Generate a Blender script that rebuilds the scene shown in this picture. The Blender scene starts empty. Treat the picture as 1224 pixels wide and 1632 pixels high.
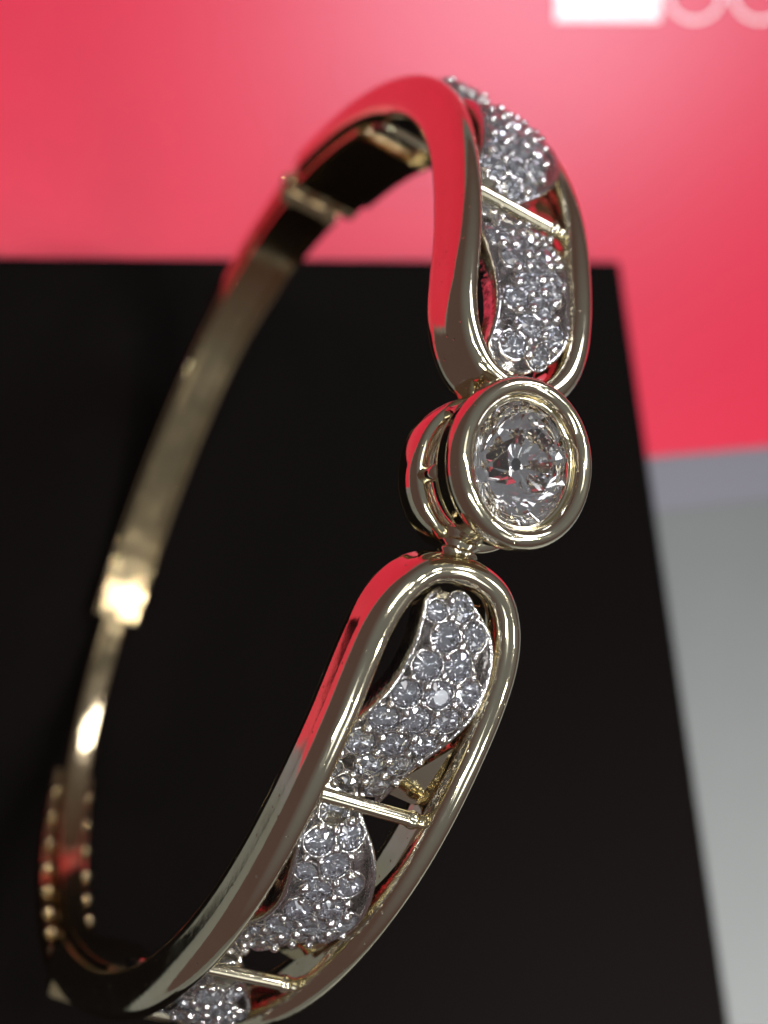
import bpy, bmesh, math, random
import numpy as np
from mathutils import Vector, Matrix, Quaternion

random.seed(7)
scene = bpy.context.scene
col = scene.collection
MM = 0.001

# ---------------------------------------------------------------- camera
# local frame (millimetres): x = bangle axis, y = along the band at the gem, z = up through the gem
CAM_R = Matrix(((0.84638, 0.25005, 0.47023), (-0.33705, 0.93511, 0.10941), (-0.41236, -0.25109, 0.87574)))
CAM_P = Vector((-25.7093, -16.0476, 71.2447))
F_PX = 2001.37
PAD_Z, TABLE_Z = -27.35, -30.4           # heights in the local frame
H = -TABLE_Z                              # table top becomes world z = 0

def W(v):                                 # local mm -> world metres
    return Vector((v[0] * MM, v[1] * MM, (v[2] + H) * MM))

def hit(px, py, z):                       # pixel of the photograph -> point on a horizontal plane (local mm)
    d = CAM_R.transposed() @ Vector(((px - 612) / F_PX, -(py - 816) / F_PX, -1.0))
    return CAM_P + d * ((z - CAM_P.z) / d.z)

cam_data = bpy.data.cameras.new("camera")
cam = bpy.data.objects.new("camera", cam_data)
col.objects.link(cam)
cam.matrix_world = Matrix.Translation(W(CAM_P)) @ CAM_R.transposed().to_4x4()
cam_data.sensor_fit = 'VERTICAL'
cam_data.sensor_height = 36.0
cam_data.sensor_width = 27.0
cam_data.lens = 36.0 * F_PX / 1632.0
cam_data.clip_start = 0.002
cam_data.clip_end = 50.0
cam_data.dof.use_dof = True
cam_data.dof.focus_distance = 0.0535
cam_data.dof.aperture_fstop = cam_data.lens / 1.30
scene.camera = cam

# ---------------------------------------------------------------- room light
world = bpy.data.worlds.new("World")
scene.world = world
world.use_nodes = True
wn, wl = world.node_tree.nodes, world.node_tree.links
bg = wn["Background"]
wtc = wn.new("ShaderNodeTexCoord"); wsep = wn.new("ShaderNodeSeparateXYZ"); wramp = wn.new("ShaderNodeValToRGB")
wl.new(wtc.outputs["Generated"], wsep.inputs[0]); wl.new(wsep.outputs["Z"], wramp.inputs[0]); wl.new(wramp.outputs[0], bg.inputs[0])
# a dim shop: darker walls, paler ceiling overhead
wramp.color_ramp.elements[0].position = 0.05; wramp.color_ramp.elements[0].color = (0.28, 0.18, 0.175, 1)
wramp.color_ramp.elements[1].position = 0.75; wramp.color_ramp.elements[1].color = (0.46, 0.47, 0.50, 1)
bg.inputs[1].default_value = 0.34

def lamp(name, pos, target, size, power, color=(1, 1, 1), shape='DISK', size_y=None):
    d = bpy.data.lights.new(name, 'AREA')
    d.shape = shape
    d.size = size
    if size_y: d.size_y = size_y
    d.energy = power
    d.color = color
    o = bpy.data.objects.new(name, d)
    col.objects.link(o)
    o.location = pos
    o.rotation_euler = (Vector(target) - Vector(pos)).to_track_quat('-Z', 'Y').to_euler()
    return o

C0 = (0, 0, 0.03)
# rows of shop LED spots over the counter
for i in range(7):
    lamp("led_spot", (-0.30 + 0.10 * i, 0.06 + 0.01 * i, 0.62), C0, 0.020, 0.36, (1.0, 0.985, 0.95))
for i in range(5):
    lamp("led_spot", (-0.34 + 0.06 * i, -0.36 + 0.02 * i, 0.50), C0, 0.020, 0.22, (0.93, 0.97, 1.0))
for i in range(4):
    lamp("led_spot", (0.30, -0.26 + 0.11 * i, 0.50), C0, 0.020, 0.20, (1.0, 0.96, 0.9))
# soft ceiling panels mirrored by the stones and the polished gold
lamp("ceiling_panel", (-0.45, 0.25, 1.0), C0, 0.36, 0.55, (1.0, 0.98, 0.94), 'RECTANGLE', 0.22)
lamp("ceiling_panel", (0.55, -0.60, 0.9), C0, 0.36, 0.55, (0.95, 0.98, 1.0), 'RECTANGLE', 0.20)
lamp("ceiling_panel", (-0.25, -0.55, 0.9), C0, 0.36, 0.45, (0.94, 0.97, 1.0), 'RECTANGLE', 0.20)
# narrow unseen spot, added to brighten the table beside the pad
sd = bpy.data.lights.new("table_fill_spot", 'SPOT')
sd.energy = 44.0; sd.spot_size = math.radians(15); sd.spot_blend = 1.0; sd.shadow_soft_size = 0.012; sd.color = (1.0, 0.99, 0.97)
so = bpy.data.objects.new("table_fill_spot", sd); col.objects.link(so)
so.location = (0.34, -0.28, 0.62)
so.rotation_euler = (Vector((0.112, -0.055, 0)) - Vector(so.location)).to_track_quat('-Z', 'Y').to_euler()
# ceiling panel whose sheen lies on the red card
lamp("ceiling_panel", (0.38, 0.75, 0.80), (0.02, 0.06, 0), 0.30, 4.6, (0.84, 0.86, 1.0), 'RECTANGLE', 0.20)

# ---------------------------------------------------------------- exposure
scene.view_settings.view_transform = 'Standard'
scene.view_settings.look = 'None'
scene.view_settings.exposure = 0.0
scene.view_settings.gamma = 1.0
scene.view_settings.use_curve_mapping = False
scene.render.engine = 'CYCLES'
scene.cycles.max_bounces = 28
scene.cycles.glossy_bounces = 20
scene.cycles.transmission_bounces = 24
scene.cycles.sample_clamp_indirect = 12.0
scene.cycles.use_denoising = True

# ---------------------------------------------------------------- materials
def new_mat(name):
    m = bpy.data.materials.new(name)
    m.use_nodes = True
    return m, m.node_tree.nodes, m.node_tree.links, m.node_tree.nodes["Principled BSDF"]

def metal(name, base, dark, rough, rough_var, bump, scale):
    m, N, L, P = new_mat(name)
    tc = N.new("ShaderNodeTexCoord")
    n1 = N.new("ShaderNodeTexNoise"); n1.inputs["Scale"].default_value = scale; n1.inputs["Detail"].default_value = 6
    L.new(tc.outputs["Object"], n1.inputs["Vector"])
    cr = N.new("ShaderNodeMix"); cr.data_type = 'RGBA'
    cr.inputs[6].default_value = (*base, 1); cr.inputs[7].default_value = (*dark, 1)
    L.new(n1.outputs["Fac"], cr.inputs[0]); L.new(cr.outputs[2], P.inputs["Base Color"])
    mr = N.new("ShaderNodeMapRange")
    mr.inputs[1].default_value = 0.35; mr.inputs[2].default_value = 0.7
    mr.inputs[3].default_value = rough; mr.inputs[4].default_value = rough + rough_var
    L.new(n1.outputs["Fac"], mr.inputs[0]); L.new(mr.outputs[0], P.inputs["Roughness"])
    n2 = N.new("ShaderNodeTexNoise"); n2.inputs["Scale"].default_value = scale * 2.2; n2.inputs["Detail"].default_value = 3
    L.new(tc.outputs["Object"], n2.inputs["Vector"])
    b = N.new("ShaderNodeBump"); b.inputs["Strength"].default_value = bump; b.inputs["Distance"].default_value = 0.00006
    L.new(n2.outputs["Fac"], b.inputs["Height"])
    # tiny pits and dust specks
    vo = N.new("ShaderNodeTexVoronoi"); vo.inputs["Scale"].default_value = 1500
    L.new(tc.outputs["Object"], vo.inputs["Vector"])
    pit = N.new("ShaderNodeMapRange"); pit.inputs[1].default_value = 0.05; pit.inputs[2].default_value = 0.09
    L.new(vo.outputs["Distance"], pit.inputs[0])
    b2 = N.new("ShaderNodeBump"); b2.inputs["Strength"].default_value = 0.6; b2.inputs["Distance"].default_value = 0.00003
    L.new(pit.outputs[0], b2.inputs["Height"]); L.new(b.outputs[0], b2.inputs["Normal"]); L.new(b2.outputs[0], P.inputs["Normal"])
    P.inputs["Metallic"].default_value = 1.0
    return m

GOLD = metal("polished_pale_gold", (0.84, 0.77, 0.57), (0.74, 0.67, 0.47), 0.045, 0.07, 0.05, 900)
GOLD_BACK = metal("dimmed_yellow_gold", (0.62, 0.49, 0.29), (0.46, 0.35, 0.19), 0.07, 0.10, 0.2, 700)  # back gold darkened in base colour so its reflections read dimmer
WHITE_GOLD = metal("white_gold", (0.78, 0.75, 0.72), (0.62, 0.59, 0.57), 0.05, 0.14, 0.8, 1800)

def glass_one(name, tint, ior):
    m = bpy.data.materials.new(name); m.use_nodes = True
    N, L = m.node_tree.nodes, m.node_tree.links
    N.clear(); out = N.new("ShaderNodeOutputMaterial"); g = N.new("ShaderNodeBsdfGlass")
    g.inputs["IOR"].default_value = ior; g.inputs["Color"].default_value = (*tint, 1); g.inputs["Roughness"].default_value = 0.0
    L.new(g.outputs[0], out.inputs[0]); return m
BIG = glass_one("old_cut_diamond", (1, 1, 1), 2.42)
DIAMOND = glass_one("diamond", (0.985, 0.99, 1.0), 2.42)

def plain(name, base, rough, spec=0.5, noise=None, bump=0.0, scale=300.0, coat=0.0, coat_rough=0.1):
    m, N, L, P = new_mat(name)
    P.inputs["Base Color"].default_value = (*base, 1)
    P.inputs["Roughness"].default_value = rough
    P.inputs["Specular IOR Level"].default_value = spec
    P.inputs["Coat Weight"].default_value = coat
    P.inputs["Coat Roughness"].default_value = coat_rough
    tc = N.new("ShaderNodeTexCoord")
    n = N.new("ShaderNodeTexNoise"); n.inputs["Scale"].default_value = scale; n.inputs["Detail"].default_value = 8
    L.new(tc.outputs["Object"], n.inputs["Vector"])
    if noise:
        mx = N.new("ShaderNodeMix"); mx.data_type = 'RGBA'
        mx.inputs[6].default_value = (*base, 1); mx.inputs[7].default_value = (*noise, 1)
        L.new(n.outputs["Fac"], mx.inputs[0]); L.new(mx.outputs[2], P.inputs["Base Color"])
    if bump:
        b = N.new("ShaderNodeBump"); b.inputs["Strength"].default_value = bump; b.inputs["Distance"].default_value = 0.0002
        L.new(n.outputs["Fac"], b.inputs["Height"]); L.new(b.outputs[0], P.inputs["Normal"])
    return m

BLACK = plain("black_pad_cloth", (0.0020, 0.0011, 0.0010), 0.55, 0.022, (0.0032, 0.0021, 0.0018), 0.4, 2500)
RED = plain("glossy_red_card", (0.58, 0.019, 0.052), 0.33, 0.42, (0.54, 0.017, 0.047), 0.08, 900)
WHITE_PRINT = plain("white_print", (0.85, 0.85, 0.85), 0.4)
GREY = plain("grey_table", (0.105, 0.11, 0.108), 0.5, 0.4, (0.125, 0.13, 0.128), 0.1, 60)

# ---------------------------------------------------------------- mesh helpers
def obj(name, verts, faces, mat, parent=None, smooth=True, origin=(0, 0, 0)):
    me = bpy.data.meshes.new(name)
    me.from_pydata([tuple(v) for v in verts], [], faces)
    bm = bmesh.new(); bm.from_mesh(me)
    bmesh.ops.recalc_face_normals(bm, faces=bm.faces)
    bm.to_mesh(me); bm.free()
    me.materials.append(mat)
    if smooth:
        me.polygons.foreach_set("use_smooth", [True] * len(me.polygons))
    o = bpy.data.objects.new(name, me)
    col.objects.link(o)
    o.parent = parent
    return o

def sharp(o, deg=40):
    bm = bmesh.new(); bm.from_mesh(o.data)
    for e in bm.edges:
        if len(e.link_faces) == 2 and e.calc_face_angle(0) > math.radians(deg): e.smooth = False
    bm.to_mesh(o.data); bm.free()
    return o

def tag(o, label=None, category=None, kind=None, group=None):
    if label: o["label"] = label
    if category: o["category"] = category
    if kind: o["kind"] = kind
    if group: o["group"] = group
    return o

def rect_slab(name, c, e1, e2, u0, u1, v0, v1, z0, z1, mat, bev=0.0):
    """slab whose mesh is laid out about its own base centre; u,v in mm along e1,e2 from corner c"""
    uc, vc = (u0 + u1) / 2, (v0 + v1) / 2
    base = W((c.x + e1.x * uc + e2.x * vc, c.y + e1.y * uc + e2.y * vc, z0))
    hx, hy, hz = (u1 - u0) / 2 * MM, (v1 - v0) / 2 * MM, (z1 - z0) * MM
    bm = bmesh.new()
    bmesh.ops.create_cube(bm, size=1.0)
    for v in bm.verts:
        v.co = Vector((v.co.x * 2 * hx, v.co.y * 2 * hy, (v.co.z + 0.5) * hz))
    if bev:
        bmesh.ops.bevel(bm, geom=list(bm.edges), offset=bev * MM, segments=3, affect='EDGES', profile=0.5)
    me = bpy.data.meshes.new(name); bm.to_mesh(me); bm.free()
    me.materials.append(mat)
    o = bpy.data.objects.new(name, me); col.objects.link(o)
    o.location = base
    o.rotation_euler = (0, 0, math.atan2(e1.y, e1.x))
    return o

# ---------------------------------------------------------------- the counter, the red card, the black pad
ANG = math.radians(25.0)
E1, E2 = Vector((math.cos(ANG), math.sin(ANG), 0)), Vector((-math.sin(ANG), math.cos(ANG), 0))
corner = hit(990, 416, PAD_Z)
table = rect_slab("table", corner, E1, E2, -113, 600, -400, 500, TABLE_Z - 25, TABLE_Z, GREY)
tag(table, kind="structure", label="pale grey table top under the red card and black pad")
CARD_Z = TABLE_Z + 0.35
edge = hit(1040, 728, CARD_Z)
v_edge = (edge - corner).dot(E2)
card = rect_slab("red_card", corner, E1, E2, -108, 190, v_edge, v_edge + 210, TABLE_Z + 0.004, CARD_Z, RED)
tag(card, "glossy red printed card lying under the black pad", "card")
w_border = (hit(1055, 728, TABLE_Z) - hit(1055, 815, TABLE_Z)).dot(E2)
border = rect_slab("card_border", corner, E1, E2, -108, 190, v_edge - w_border, v_edge - 0.002, TABLE_Z + 0.004, TABLE_Z + 0.25, plain("pale_lilac_border", (0.13, 0.125, 0.148), 0.5))
border.parent = card; border.matrix_parent_inverse = card.matrix_basis.inverted()
pad = rect_slab("display_pad", corner, E1, E2, -90, 0, -120, 0, CARD_Z + 0.004, PAD_Z, BLACK, 0.5)
tag(pad, "black cloth display pad the bracelet stands on", "display pad")

# ---------------------------------------------------------------- bangle geometry in (theta, a, dr)
RT, RF = 29.0, 27.23385
C3, S3, C4, S4 = 0.00857, -0.00921, -0.01594, 0.00366
def prof(th):
    k = 1 + C3 * math.cos(3 * th) + S3 * math.sin(3 * th) + C4 * math.cos(4 * th) + S4 * math.sin(4 * th)
    return Vector((RT * math.sin(th) * k, RF * math.cos(th) * k))
BASE = Vector((0, 0, PAD_Z))
def frame(th):
    d = prof(th + 1e-3) - prof(th - 1e-3); d.normalize()
    return prof(th), d, Vector((-d.y, d.x))
def P(th, a, dr=0.0):                      # -> metres, relative to the bracelet's base
    p, d, n = frame(th)
    return Vector((a, p.x + n.x * dr, p.y + n.y * dr - PAD_Z)) * MM

bracelet = bpy.data.objects.new("bracelet", None)
bracelet.empty_display_size = 0.01
col.objects.link(bracelet)
bracelet.location = W(BASE)
tag(bracelet, "hinged gold bangle with diamond leaves standing upright on black pad", "bracelet")

def lerp_tab(tab, x):
    if x <= tab[0][0]: return tab[0][1:]
    for p, q in zip(tab, tab[1:]):
        if x <= q[0]:
            t = (x - p[0]) / (q[0] - p[0])
            t = t * t * (3 - 2 * t) * 0.5 + t * 0.5
            return tuple(a + (b - a) * t for a, b in zip(p[1:], q[1:]))
    return tab[-1][1:]

def smooth_path(pts, n):
    """Catmull-Rom through 2D/3D tuples, n samples"""
    pts = [np.array(p, float) for p in pts]
    ext = [2 * pts[0] - pts[1]] + pts + [2 * pts[-1] - pts[-2]]
    out = []
    segs = len(pts) - 1
    for i in range(n):
        x = i / (n - 1) * segs; k = min(int(x), segs - 1); t = x - k
        p0, p1, p2, p3 = ext[k:k + 4]
        out.append(0.5 * ((2 * p1) + (p2 - p0) * t + (2 * p0 - 5 * p1 + 4 * p2 - p3) * t * t + (3 * p1 - p0 - 3 * p2 + p3) * t ** 3))
    return out

def sweep(name, pts, section, mat, parent, closed_sec=True, caps=True, hscale=None):
    """pts: list of (theta, a, dr); section: list of (side, radial) in mm"""
    C = [P(*p) for p in pts]
    V, Fc = [], []
    m = len(section)
    for i, p in enumerate(pts):
        t = (C[min(i + 1, len(C) - 1)] - C[max(i - 1, 0)]).normalized()
        _, d, n = frame(p[0])
        nr = Vector((0, n.x, n.y))
        side = t.cross(nr).normalized()
        k = hscale(p[0]) if hscale else 1.0
        for s, r in section:
            V.append(C[i] + (side * s + nr * r * k) * MM)
    for i in range(len(pts) - 1):
        for j in range(m):
            a, b = i * m + j, i * m + (j + 1) % m
            Fc.append((a, b, b + m, a + m))
    if caps:
        Fc.append(tuple(range(m))); Fc.append(tuple(range((len(pts) - 1) * m, len(pts) * m)))
    return obj(name, V, Fc, mat, parent)

def tube_pts(name, pts, r, mat, parent, seg=12):
    """round tube through 3D points (bracelet metres)"""
    V, Fc = [], []
    pts = [Vector(p) for p in pts]
    up = None
    for i, c in enumerate(pts):
        t = (pts[min(i + 1, len(pts) - 1)] - pts[max(i - 1, 0)]).normalized()
        if up is None: up = t.orthogonal().normalized()
        up = (up - t * up.dot(t)).normalized(); w = t.cross(up)
        rr = r[i] if isinstance(r, (list, tuple)) else r
        for k in range(seg):
            a = 2 * math.pi * k / seg
            V.append(c + (up * math.cos(a) + w * math.sin(a)) * rr * MM)
    for i in range(len(pts) - 1):
        for k in range(seg):
            a, b = i * seg + k, i * seg + (k + 1) % seg
            Fc.append((a, b, b + seg, a + seg))
    Fc.append(tuple(range(seg))); Fc.append(tuple(range((len(pts) - 1) * seg, len(pts) * seg)))
    return obj(name, V, Fc, mat, parent)

# rail section: rounded top, slightly bellied tall side walls
def rail_section(w=0.72, h=2.9, dome=1.8):
    s = []
    for k in range(17):                                   # domed top
        a = math.pi * k / 16
        c = math.cos(a)
        s.append((w * math.copysign(abs(c) ** 0.8, c), dome * math.sin(a) ** 0.7 - dome))
    for t in (0.25, 0.5, 0.75):
        s.append((-w * (1 + 0.05 * math.sin(math.pi * t)), -dome - (h - dome - 0.35) * t))
    s += [(-w * 0.95, -h + 0.35), (-w * 0.62, -h + 0.05), (0, -h), (w * 0.62, -h + 0.05), (w * 0.95, -h + 0.35)]
    for t in (0.75, 0.5, 0.25):
        s.append((w * (1 + 0.05 * math.sin(math.pi * t)), -dome - (h - dome - 0.35) * t))
    return s

RAIL_HALF = [(0.25, 3.22), (0.5, 3.18), (0.9, 2.95), (1.3, 2.65), (1.75, 2.40)]
def rail_path(sg):
    L = []
    for th in (1.78, 1.6, 1.4, 1.2, 1.0, 0.85, 0.7, 0.55, 0.42, 0.33):
        L.append((th, -lerp_tab(RAIL_HALF, th)[0]))
    L += [(0.262, -3.08), (0.208, -2.62), (0.168, -1.75), (0.152, -0.6), (0.152, 0.6), (0.168, 1.75), (0.208, 2.62), (0.262, 3.08)]
    R = [(th, -a) for th, a in reversed(L[:10])]
    pts = smooth_path(L + R, 170)
    return [(sg * p[0], p[1], 0.0) for p in pts]

# ---- round brilliant mesh shared by every small stone
def hull_mesh(name, pts, mat):
    bm = bmesh.new()
    for p in pts: bm.verts.new(p)
    bmesh.ops.convex_hull(bm, input=list(bm.verts))
    loose = [v for v in bm.verts if not v.link_faces]
    bmesh.ops.delete(bm, geom=loose, context='VERTS')
    bmesh.ops.dissolve_limit(bm, angle_limit=math.radians(0.6), verts=list(bm.verts), edges=list(bm.edges))
    me = bpy.data.meshes.new(name); bm.to_mesh(me); bm.free()
    me.materials.append(mat)
    return me

def brilliant_points(rx, ry, table=0.54, crown=0.34, pav=0.86, star=0.77, star_z=0.19, culet=0.0, girdle=0.03):
    p = []
    def ring(r, z, n, off):
        for k in range(n):
            a = 2 * math.pi * (k + off) / n
            p.append((r * math.cos(a) * rx, r * math.sin(a) * ry, z * rx))
    ring(table, crown, 8, 0); ring(star, star_z, 8, 0.5)
    ring(1.0, girdle, 16, 0); ring(1.0, -girdle, 16, 0)
    ring(0.42, -pav * 0.60, 8, 0.5)
    if culet: ring(culet, -pav, 8, 0)
    else: p.append((0, 0, -pav * rx))
    return p

STONE_R = 0.63
stone_me = hull_mesh("stone", brilliant_points(STONE_R * MM, STONE_R * MM), DIAMOND)
stone_small_me = hull_mesh("stone_small", brilliant_points(0.45 * MM, 0.45 * MM), DIAMOND)

def uv_sphere_mesh(name, r, mat, seg=10, rings=7):
    bm = bmesh.new(); bmesh.ops.create_uvsphere(bm, u_segments=seg, v_segments=rings, radius=r * MM)
    me = bpy.data.meshes.new(name); bm.to_mesh(me); bm.free()
    me.materials.append(mat); me.polygons.foreach_set("use_smooth", [True] * len(me.polygons))
    return me
prong_me = uv_sphere_mesh("prong", 0.235, WHITE_GOLD)

def torus_mesh(name, R, r, mat, seg=20, rs=8, ry=1.0):
    V, Fc = [], []
    for i in range(seg):
        a = 2 * math.pi * i / seg
        for j in range(rs):
            b = 2 * math.pi * j / rs
            q = R + r * math.cos(b)
            V.append((q * math.cos(a) * MM, q * math.sin(a) * MM * ry, r * math.sin(b) * MM))
    for i in range(seg):
        for j in range(rs):
            Fc.append((i * rs + j, ((i + 1) % seg) * rs + j, ((i + 1) % seg) * rs + (j + 1) % rs, i * rs + (j + 1) % rs))
    me = bpy.data.meshes.new(name); me.from_pydata(V, [], Fc)
    bm = bmesh.new(); bm.from_mesh(me); bmesh.ops.recalc_face_normals(bm, faces=bm.faces); bm.to_mesh(me); bm.free()
    me.materials.append(mat); me.polygons.foreach_set("use_smooth", [True] * len(me.polygons))
    return me
collet_me = torus_mesh("collet", STONE_R + 0.075, 0.085, WHITE_GOLD)
collet_small_me = torus_mesh("collet_small", 0.45 + 0.06, 0.07, WHITE_GOLD)

def place(name, me, parent, loc, xax, nrm, spin=0.0, tilt=0.0):
    o = bpy.data.objects.new(name, me); col.objects.link(o); o.parent = parent
    n = nrm.normalized(); x = (xax - n * xax.dot(n)).normalized(); y = n.cross(x)
    M = Matrix((x, y, n)).transposed().to_4x4()
    M = M @ Matrix.Rotation(spin, 4, 'Z') @ Matrix.Rotation(tilt, 4, 'X')
    o.matrix_basis = Matrix.Translation(loc) @ M
    return o

# ---- pave leaf: ribbon between L(theta) and R(theta) at height dr(theta)
LEAF1 = [  # theta, left, right, dr
    (0.186, -0.95, 0.35, -0.75), (0.205, -1.50, 1.05, -0.50), (0.235, -1.50, 1.90, -0.35), (0.280, -1.45, 2.35, -0.30),
    (0.340, -1.62, 2.45, -0.45), (0.390, -2.00, 2.15, -0.85), (0.440, -2.40, 1.60, -1.35), (0.490, -2.60, 1.25, -1.85), (0.55, -2.60, 1.0, -2.35)]
LEAF2 = [
    (0.520, -2.62, -0.75, -1.55), (0.555, -2.62, -0.15, -0.95), (0.600, -2.50, 0.95, -0.55), (0.650, -2.22, 1.70, -0.40),
    (0.715, -1.75, 2.20, -0.45), (0.775, -1.75, 2.20, -0.75), (0.825, -2.05, 1.65, -1.30), (0.875, -2.35, 1.2, -1.85), (0.94, -2.35, 0.9, -2.3)]
LEAF1U = LEAF1[:5] + [(0.390, -2.00, 2.50, -0.60), (0.440, -2.30, 2.50, -0.80), (0.490, -2.5, 2.45, -1.15), (0.54, -2.5, 2.3, -1.6)]
LEAF2U = LEAF2[:2] + [(0.600, -2.50, 1.15, -0.45), (0.650, -2.30, 2.00, -0.10), (0.715, -2.2, 2.45, 0.15), (0.775, -2.2, 2.45, 0.20), (0.825, -2.2, 2.2, 0.05), (0.875, -2.35, 1.6, -0.4), (0.93, -2.35, 1.2, -1.1)]
LEAF3 = [(t + 0.415, l * 0.92, r * 0.92, d) for t, l, r, d in LEAF2]

def leaf(sg, tab, label=None):
    # re-sample the table smoothly
    tt = smooth_path(tab, 60)
    ths = [t[0] for t in tt]
    def at(th):
        for p, q in zip(tt, tt[1:]):
            if p[0] <= th <= q[0]:
                k = (th - p[0]) / (q[0] - p[0]); return p[1:] + (q[1:] - p[1:]) * k
        return tt[-1][1:] if th > tt[-1][0] else tt[0][1:]
    def S(th, f, lift=0.0):                # f in -1..1 across the ribbon
        l, r, d = at(th)
        a = (l + r) / 2 + f * (r - l) / 2
        return P(sg * th, a, d + lift + 0.22 * (1 - f * f))
    def normal(th, f):
        u = S(th + 0.006, f) - S(th - 0.006, f); v = S(th, f + 0.05) - S(th, f - 0.05)
        n = v.cross(u) if sg > 0 else u.cross(v)
        _, d, nn = frame(sg * th)
        nr = Vector((0, nn.x, nn.y))
        n.normalize()
        return n if n.dot(nr) > 0 else -n
    # floor plate, set below the stones' points
    n_u, n_v = 40, 9
    V, Fc = [], []
    for top in (1, 0):
        for i in range(n_u):
            th = ths[0] + (ths[-1] - ths[0]) * i / (n_u - 1)
            for j in range(n_v):
                V.append(S(th, -1 + 2 * j / (n_v - 1), -0.62 if top else -1.0))
    o2 = n_u * n_v
    for i in range(n_u - 1):
        for j in range(n_v - 1):
            a = i * n_v + j
            Fc.append((a, a + 1, a + n_v + 1, a + n_v)); Fc.append((o2 + a, o2 + a + n_v, o2 + a + n_v + 1, o2 + a + 1))
        for j in (0, n_v - 1):
            a = i * n_v + j; Fc.append((a, a + n_v, o2 + a + n_v, o2 + a))
    for j in range(n_v - 1):
        for i in (0, n_u - 1):
            a = i * n_v + j; Fc.append((a, a + 1, o2 + a + 1, o2 + a))
    lf = obj("leaf", V, Fc, WHITE_GOLD, bracelet)
    sharp(lf, 50)
    if label: lf["label"] = label
    # upright rims along both edges
    for f in (-1, 1):
        V, Fc = [], []
        n = 48
        sec = [(-0.13, -1.0), (-0.13, -0.05), (-0.09, 0.05), (0.0, 0.09), (0.09, 0.05), (0.13, -0.05), (0.13, -1.0)]
        for i in range(n):
            th = ths[0] + (ths[-1] - ths[0]) * i / (n - 1)
            c = S(th, f); nr = normal(th, 0.0)
            t = (S(th + 0.004, f) - S(th - 0.004, f)).normalized()
            sd = t.cross(nr).normalized()
            for x, y in sec: V.append(c + (sd * x + nr * y) * MM)
        m = len(sec)
        for i in range(n - 1):
            for j in range(m):
                a, b = i * m + j, i * m + (j + 1) % m
                Fc.append((a, b, b + m, a + m))
        Fc.append(tuple(range(m))); Fc.append(tuple(range((n - 1) * m, n * m)))
        obj("rim", V, Fc, WHITE_GOLD, lf)
    # stones in staggered rows: the hexagonal layout that fits most stones between the rims
    rnd = random.Random(int(tab[0][0] * 1000))
    best = []
    pit = 2 * STONE_R + 0.11
    for trial in range(160):
        rot = rnd.uniform(-0.5, 0.5); ou, ov = rnd.uniform(0, pit), rnd.uniform(0, pit)
        cand = []
        for i in range(-14, 15):
            for j in range(-14, 15):
                x = (i + 0.5 * (j % 2)) * pit + ou; y = j * pit * 0.88 + ov
                u = x * math.cos(rot) - y * math.sin(rot); v = x * math.sin(rot) + y * math.cos(rot)
                th = (ths[0] + ths[-1]) / 2 + u / 27.6
                if not ths[0] + 0.012 < th < ths[-1] - 0.01: continue
                l, r, d = at(th)
                if l + STONE_R + 0.02 < v < r - STONE_R - 0.02:
                    cand.append((th, (v - (l + r) / 2) / ((r - l) / 2), STONE_R))
        if len(cand) > len(best): best = cand
    pos = best
    for k in range(500):                                   # small stones where a large one does not fit
        th = rnd.uniform(ths[0] + 0.010, ths[-1]); l, r, d = at(th)
        if r - l < 1.0: continue
        v = rnd.uniform(l + 0.5, r - 0.5)
        pos.append((th, (v - (l + r) / 2) / ((r - l) / 2), 0.45))
    kept = []
    for th, f, R in pos:
        p = S(th, f)
        if all((p - q).length > (R + R2 + 0.06) * MM * 0.97 for q, R2 in kept):
            kept.append((p, R))
            n = normal(th, f)
            x = S(th + 0.006, f) - S(th - 0.006, f)
            big = R > 0.5
            st = place("stone", stone_me if big else stone_small_me, lf, p, x, n, random.uniform(0, 6.28), random.uniform(-0.10, 0.10))
            place("collet", collet_me if big else collet_small_me, lf, p - n * 0.10 * MM, x, n)
    # bead prongs in the gaps between stones
    pr = []
    for i, (p, R) in enumerate(kept):
        near = sorted(((p - q).length, q, R2) for q, R2 in kept if (p - q).length > 1e-6)[:6]
        for d, q, R2 in near:
            if d < 1.9 * MM:
                mid = (p + q) / 2
                ax = (q - p).normalized()
                th = None
                # offset along the gap, both sides
                c3 = mid - Vector((mid.x, 0, 0)); 
                nr = Vector((0, mid.y, mid.z + PAD_Z * MM)).normalized()
                sd = ax.cross(nr).normalized()
                for s in (-1, 1):
                    b = mid + sd * s * 0.36 * MM + nr * 0.17 * MM
                    if all((b - z).length > 0.42 * MM for z in pr) and all((b - z).length > R3 * MM * 0.78 for z, R3 in kept):
                        pr.append(b)
    for b in pr:
        k = random.uniform(0.8, 1.15)
        o = place("prong", prong_me, lf, b, Vector((1, 0, 0)), Vector((0, b.y, b.z + PAD_Z * MM)), random.uniform(0, 3))
        o.matrix_basis = o.matrix_basis @ Matrix.Diagonal((k, k, k * 0.9, 1))
    return lf

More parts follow.
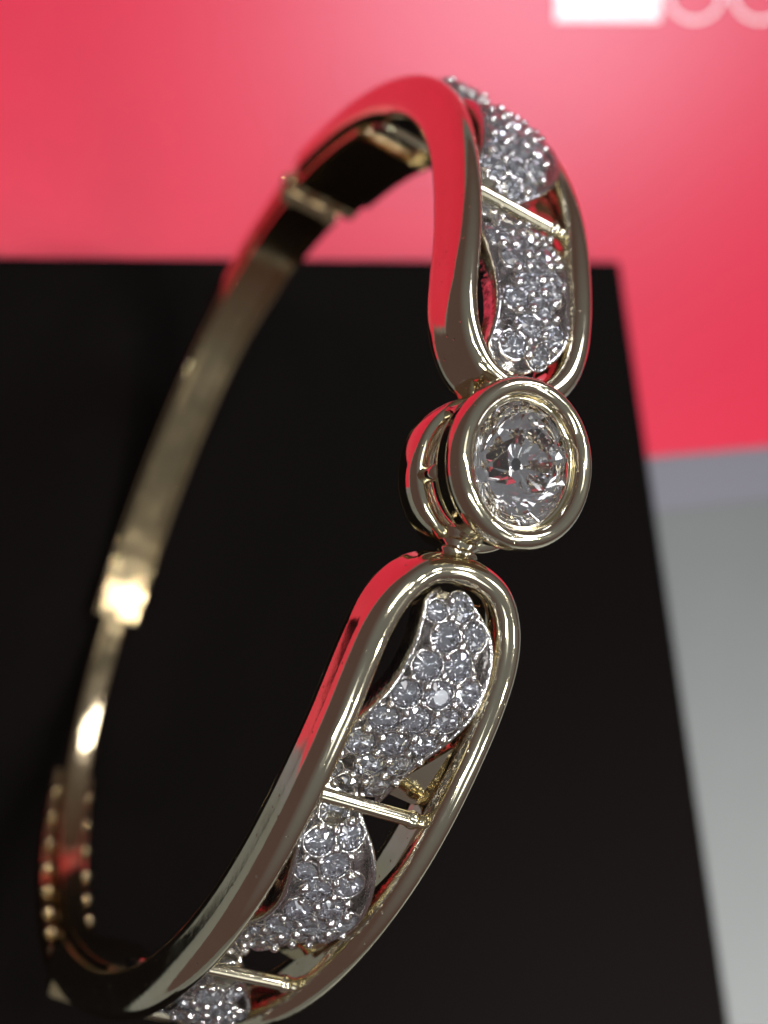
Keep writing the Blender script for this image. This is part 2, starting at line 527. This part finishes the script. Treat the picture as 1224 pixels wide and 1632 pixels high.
for sg in (1, -1):
    sweep("loop_rail", rail_path(sg), rail_section(), GOLD, bracelet, hscale=lambda th: 1.0 - 0.22 * min(1, max(0, (abs(th) - 0.6) / 0.9)))
    for tab in ((LEAF1U, LEAF2U, [(t, l, r, d + 0.6) for t, l, r, d in LEAF3]) if sg > 0 else (LEAF1, LEAF2, LEAF3)):
        leaf(sg, tab)
    for th in (0.533, 0.945, 1.345):
        hw = lerp_tab(RAIL_HALF, th)[0] - 0.1
        pts = [P(sg * th, -hw + 2 * hw * i / 10, (-1.7 if sg > 0 and th > 0.6 else -0.85)) for i in range(11)]
        bar = tube_pts("cross_bar", pts, 0.33, GOLD, bracelet)
        place("bead", uv_sphere_mesh("bead", 0.42, GOLD, 16, 12), bar, P(sg * th, hw - 1.05, -1.7 if sg > 0 and th > 0.6 else -0.83), Vector((1, 0, 0)), Vector((0, 0, 1)))
        bar2 = tube_pts("under_bar", [P(sg * (th - 0.10), -hw + 2 * hw * i / 6, -2.75) for i in range(7)], 0.26, GOLD, bracelet)

def web_plate(sg, th0, th1):
    V, Fc = [], []
    n = 8
    for z in (0, -0.25):
        for i in range(n):
            t = i / (n - 1)
            for j in range(5):
                f = j / 4
                th = th0 + (th1 - th0) * t
                inner = 2.60 - 1.75 * t
                a = inner + (2.72 - inner) * f
                V.append(P(sg * th, a, -0.95 - 1.45 * t * (1 - 0.45 * f) + z))
    o = n * 5
    for i in range(n - 1):
        for j in range(4):
            a = i * 5 + j
            Fc.append((a, a + 1, a + 6, a + 5)); Fc.append((o + a, o + a + 5, o + a + 6, o + a + 1))
        Fc.append((i * 5, i * 5 + 5, o + i * 5 + 5, o + i * 5)); Fc.append((i * 5 + 4, o + i * 5 + 4, o + i * 5 + 9, i * 5 + 9))
    for j in range(4):
        Fc.append((j, o + j, o + j + 1, j + 1)); k = (n - 1) * 5 + j
        Fc.append((k, k + 1, o + k + 1, o + k))
    sharp(obj("web_plate", V, Fc, GOLD, bracelet), 40)
for sg in (1, -1):
    web_plate(sg, 0.40 if sg < 0 else 0.47, 0.525); web_plate(sg, 0.79, 0.935)

# ---- closed ends of the front half (hinge end above, clasp end below)
def band(name, th0, th1, hw, dr0, dr1, mat, n=40, bev=0.36, ridges=None, taper=None):
    """solid strip theta th0..th1, half-width hw(th), between dr0 and dr1; ridges: list of (f, width, height) on the inner face"""
    V, Fc = [], []
    for i in range(n):
        th = th0 + (th1 - th0) * i / (n - 1)
        w = hw(th) if callable(hw) else hw
        lo = dr0(th) if callable(dr0) else dr0
        hi = dr1(th) if callable(dr1) else dr1
        arc = [(1 - math.sin(math.pi / 2 * q / 5), 1 - math.cos(math.pi / 2 * q / 5)) for q in range(6)]   # (inset, drop) from face to side
        sec = [(-w + bev * x, hi - bev * y) for x, y in arc] + [(-w + bev * x, lo + bev * y) for x, y in reversed(arc)]
        if ridges:
            for f, wd, hh in ridges:
                x = f * w
                sec += [(x - wd, lo), (x - wd * .6, lo - hh), (x + wd * .6, lo - hh), (x + wd, lo)]
        sec += [(w - bev * x, lo + bev * y) for x, y in arc] + [(w - bev * x, hi - bev * y) for x, y in reversed(arc)] + [(w * .4, hi + .12), (-w * .4, hi + .12)]
        for a, d in sec: V.append(P(th, a, d))
    m = len(sec)
    for i in range(n - 1):
        for j in range(m):
            a, b = i * m + j, i * m + (j + 1) % m
            Fc.append((a, b, b + m, a + m))
    Fc.append(tuple(range(m))); Fc.append(tuple(range((n - 1) * m, n * m)))
    return sharp(obj(name, V, Fc, mat, bracelet), 35)

for sg in (1, -1):
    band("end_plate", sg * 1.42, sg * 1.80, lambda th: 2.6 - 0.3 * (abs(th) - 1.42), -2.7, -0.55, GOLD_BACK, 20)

# hinge: three knuckles and a pin across the band
HINGE = 1.86
for k in range(3):
    a0 = -2.7 + k * 1.84
    pts = [P(HINGE, a0 + x, -1.3) for x in (0.02, 0.3, 0.9, 1.5, 1.80)]
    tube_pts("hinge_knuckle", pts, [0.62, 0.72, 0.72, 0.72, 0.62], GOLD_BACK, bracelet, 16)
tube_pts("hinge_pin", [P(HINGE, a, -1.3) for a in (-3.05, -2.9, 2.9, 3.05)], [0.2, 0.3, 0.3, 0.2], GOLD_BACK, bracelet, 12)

# plain back half
bk = lambda th: 2.35 - 0.45 * min(1, max(0, (th - 1.9) / 0.6))
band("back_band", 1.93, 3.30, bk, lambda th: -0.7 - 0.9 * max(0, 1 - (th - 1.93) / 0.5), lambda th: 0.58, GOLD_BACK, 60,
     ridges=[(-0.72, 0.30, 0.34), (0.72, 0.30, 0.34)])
# clasp tongue, thumb latch and box
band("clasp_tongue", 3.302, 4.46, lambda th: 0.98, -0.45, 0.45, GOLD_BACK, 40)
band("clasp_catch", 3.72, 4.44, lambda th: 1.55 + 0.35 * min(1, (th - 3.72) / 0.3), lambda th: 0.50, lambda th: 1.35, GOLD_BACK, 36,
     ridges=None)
for k in range(9):                                        # grip ridges across the catch
    th = 3.78 + 0.076 * k
    hw = 1.40 + 0.35 * min(1, (th - 3.72) / 0.3)
    for a0, a1 in ((-hw, -1.02), (1.02, hw)):
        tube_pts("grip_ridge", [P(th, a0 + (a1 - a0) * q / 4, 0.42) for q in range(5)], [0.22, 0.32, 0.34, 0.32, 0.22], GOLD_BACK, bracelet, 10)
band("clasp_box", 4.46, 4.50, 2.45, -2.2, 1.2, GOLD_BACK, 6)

# ---- the centre setting
gc, gd, gn = frame(0.0)
def G(x, y, dr):                      # x along the axis, y along the band, dr up
    return P(0.0, x, dr) + Vector((0, gd.x, gd.y)) * (y + 0.40) * MM
BX, BY = 3.45, 3.75                  # outer half-axes of the bezel
def lathe(name, prof_pts, mat, parent, seg=72):
    V, Fc = [], []
    m = len(prof_pts)
    for i in range(seg):
        a = 2 * math.pi * i / seg
        for inset, dr in prof_pts:
            V.append(G((BX - inset) * math.cos(a), (BY - inset) * math.sin(a), dr))
    for i in range(seg):
        for j in range(m):
            a, b = i * m + j, i * m + (j + 1) % m
            c, d = ((i + 1) % seg) * m + (j + 1) % m, ((i + 1) % seg) * m + j
            Fc.append((a, b, c, d))
    return obj(name, V, Fc, mat, parent)
TOP = 2.0
rim_sec = [(0.02, TOP - 0.66), (0.09, TOP - 0.32), (0.26, TOP - 0.08), (0.46, TOP), (0.64, TOP - 0.05), (0.80, TOP - 0.20), (0.88, TOP - 0.42),
           (0.90, TOP - 0.62), (0.90, TOP - 1.6), (0.88, TOP - 2.6), (0.42, TOP - 2.6), (0.34, TOP - 2.2), (0.28, TOP - 1.55), (0.20, TOP - 1.30), (0.05, TOP - 1.1), (0.0, TOP - 0.9)]
bezel = lathe("bezel", rim_sec, GOLD, bracelet)
inner = lathe("inner_lip", [(0.86, TOP - 0.55), (0.96, TOP - 0.49), (1.05, TOP - 0.52), (1.10, TOP - 0.62), (1.06, TOP - 0.74), (0.86, TOP - 0.76)], GOLD, bezel)
gallery = lathe("gallery_ring", [(0.35, TOP - 3.75), (0.22, TOP - 4.0), (0.20, TOP - 5.3), (0.40, TOP - 5.8), (0.95, TOP - 5.9), (1.1, TOP - 5.4), (1.1, TOP - 3.9), (0.9, TOP - 3.72)], GOLD, bracelet)
for k in range(6):
    a = math.radians(20 + 60 * k)
    V = [G((BX - 0.7) * math.cos(a), (BY - 0.7) * math.sin(a), d) for d in (TOP - 2.4, TOP - 3.1, TOP - 4.0)]
    tube_pts("gallery_post", V, [0.42, 0.34, 0.42], GOLD, bracelet, 12)
# joints between the setting and both loops
for sg in (1, -1):
    pts = [G(-0.3, sg * y, d) for y, d in ((2.4 - 0.4 * sg, -1.5), (3.1 - 0.4 * sg, -1.6), (3.7 - 0.4 * sg, -1.6), (4.5 - 0.4 * sg, -1.4))]
    jt = tube_pts("joint", smooth_path([tuple(p) for p in pts], 14), [0.80 + 0.10 * math.sin(k * 2.1) for k in range(14)], GOLD, bracelet, 18)
    rj = random.Random(5)
    for v in jt.data.vertices: v.co += Vector((rj.uniform(-1, 1), rj.uniform(-1, 1), rj.uniform(-1, 1))) * 0.05 * MM

# the old-cut diamond
DX, DY = BX - 0.93, BY - 0.93
dia_me = hull_mesh("diamond", brilliant_points(DX * MM, DY * MM, table=0.50, crown=0.44, pav=0.90, star=0.76, star_z=0.25, culet=0.10, girdle=0.02), BIG)
dia = place("diamond", dia_me, bracelet, G(0, 0, TOP - 0.98), Vector((1, 0, 0)), Vector((0, gn.x, gn.y)))
dia["label"] = "large old-cut diamond in the gold bezel"

# ---------------------------------------------------------------- white print on the red card
def flat_print(name, outline, holes=None):
    V = [W((p[0], p[1], CARD_Z + 0.012)) - card.location for p in outline]
    rot = Matrix.Rotation(-ANG, 3, 'Z')
    V = [rot @ v for v in V]
    V2 = [v - Vector((0, 0, 0.008 * MM)) for v in V]
    n = len(V)
    if holes is None:
        Fc = [tuple(range(n)), tuple(range(n, 2 * n))] + [(i, (i + 1) % n, n + (i + 1) % n, n + i) for i in range(n)]
        return obj(name, V + V2, Fc, WHITE_PRINT, card, smooth=False)
def block(p4):
    flat_print("printed_letter", [hit(x, y, CARD_Z) for x, y in p4])
block([(885, -60), (1052, -60), (1052, 34), (885, 34)])
def ring_print(cx, cy, r0, r1, y_sc=1.0):
    c = hit(cx, cy, CARD_Z); e = (hit(cx + 10, cy, CARD_Z) - c) / 10; u = (hit(cx, cy + 10, CARD_Z) - c) / 10
    V, Fc = [], []
    n = 40
    rot = Matrix.Rotation(-ANG, 3, 'Z')
    for z in (0.012, 0.004):
        for k in range(n):
            a = 2 * math.pi * k / n
            for r in (r0, r1):
                q = c + e * r * math.cos(a) + u * r * y_sc * math.sin(a); q.z = CARD_Z + z
                V.append(rot @ (W(q) - card.location))
    for k in range(n):
        a, b = 2 * k, 2 * ((k + 1) % n)
        Fc.append((a, a + 1, b + 1, b)); o = 2 * n
        Fc.append((o + a, o + b, o + b + 1, o + a + 1))
        Fc.append((a, b, o + b, o + a)); Fc.append((a + 1, o + a + 1, o + b + 1, b + 1))
    obj("printed_letter", V, Fc, WHITE_PRINT, card, smooth=False)
ring_print(1108, -10, 40, 45)
ring_print(1212, -10, 40, 45)
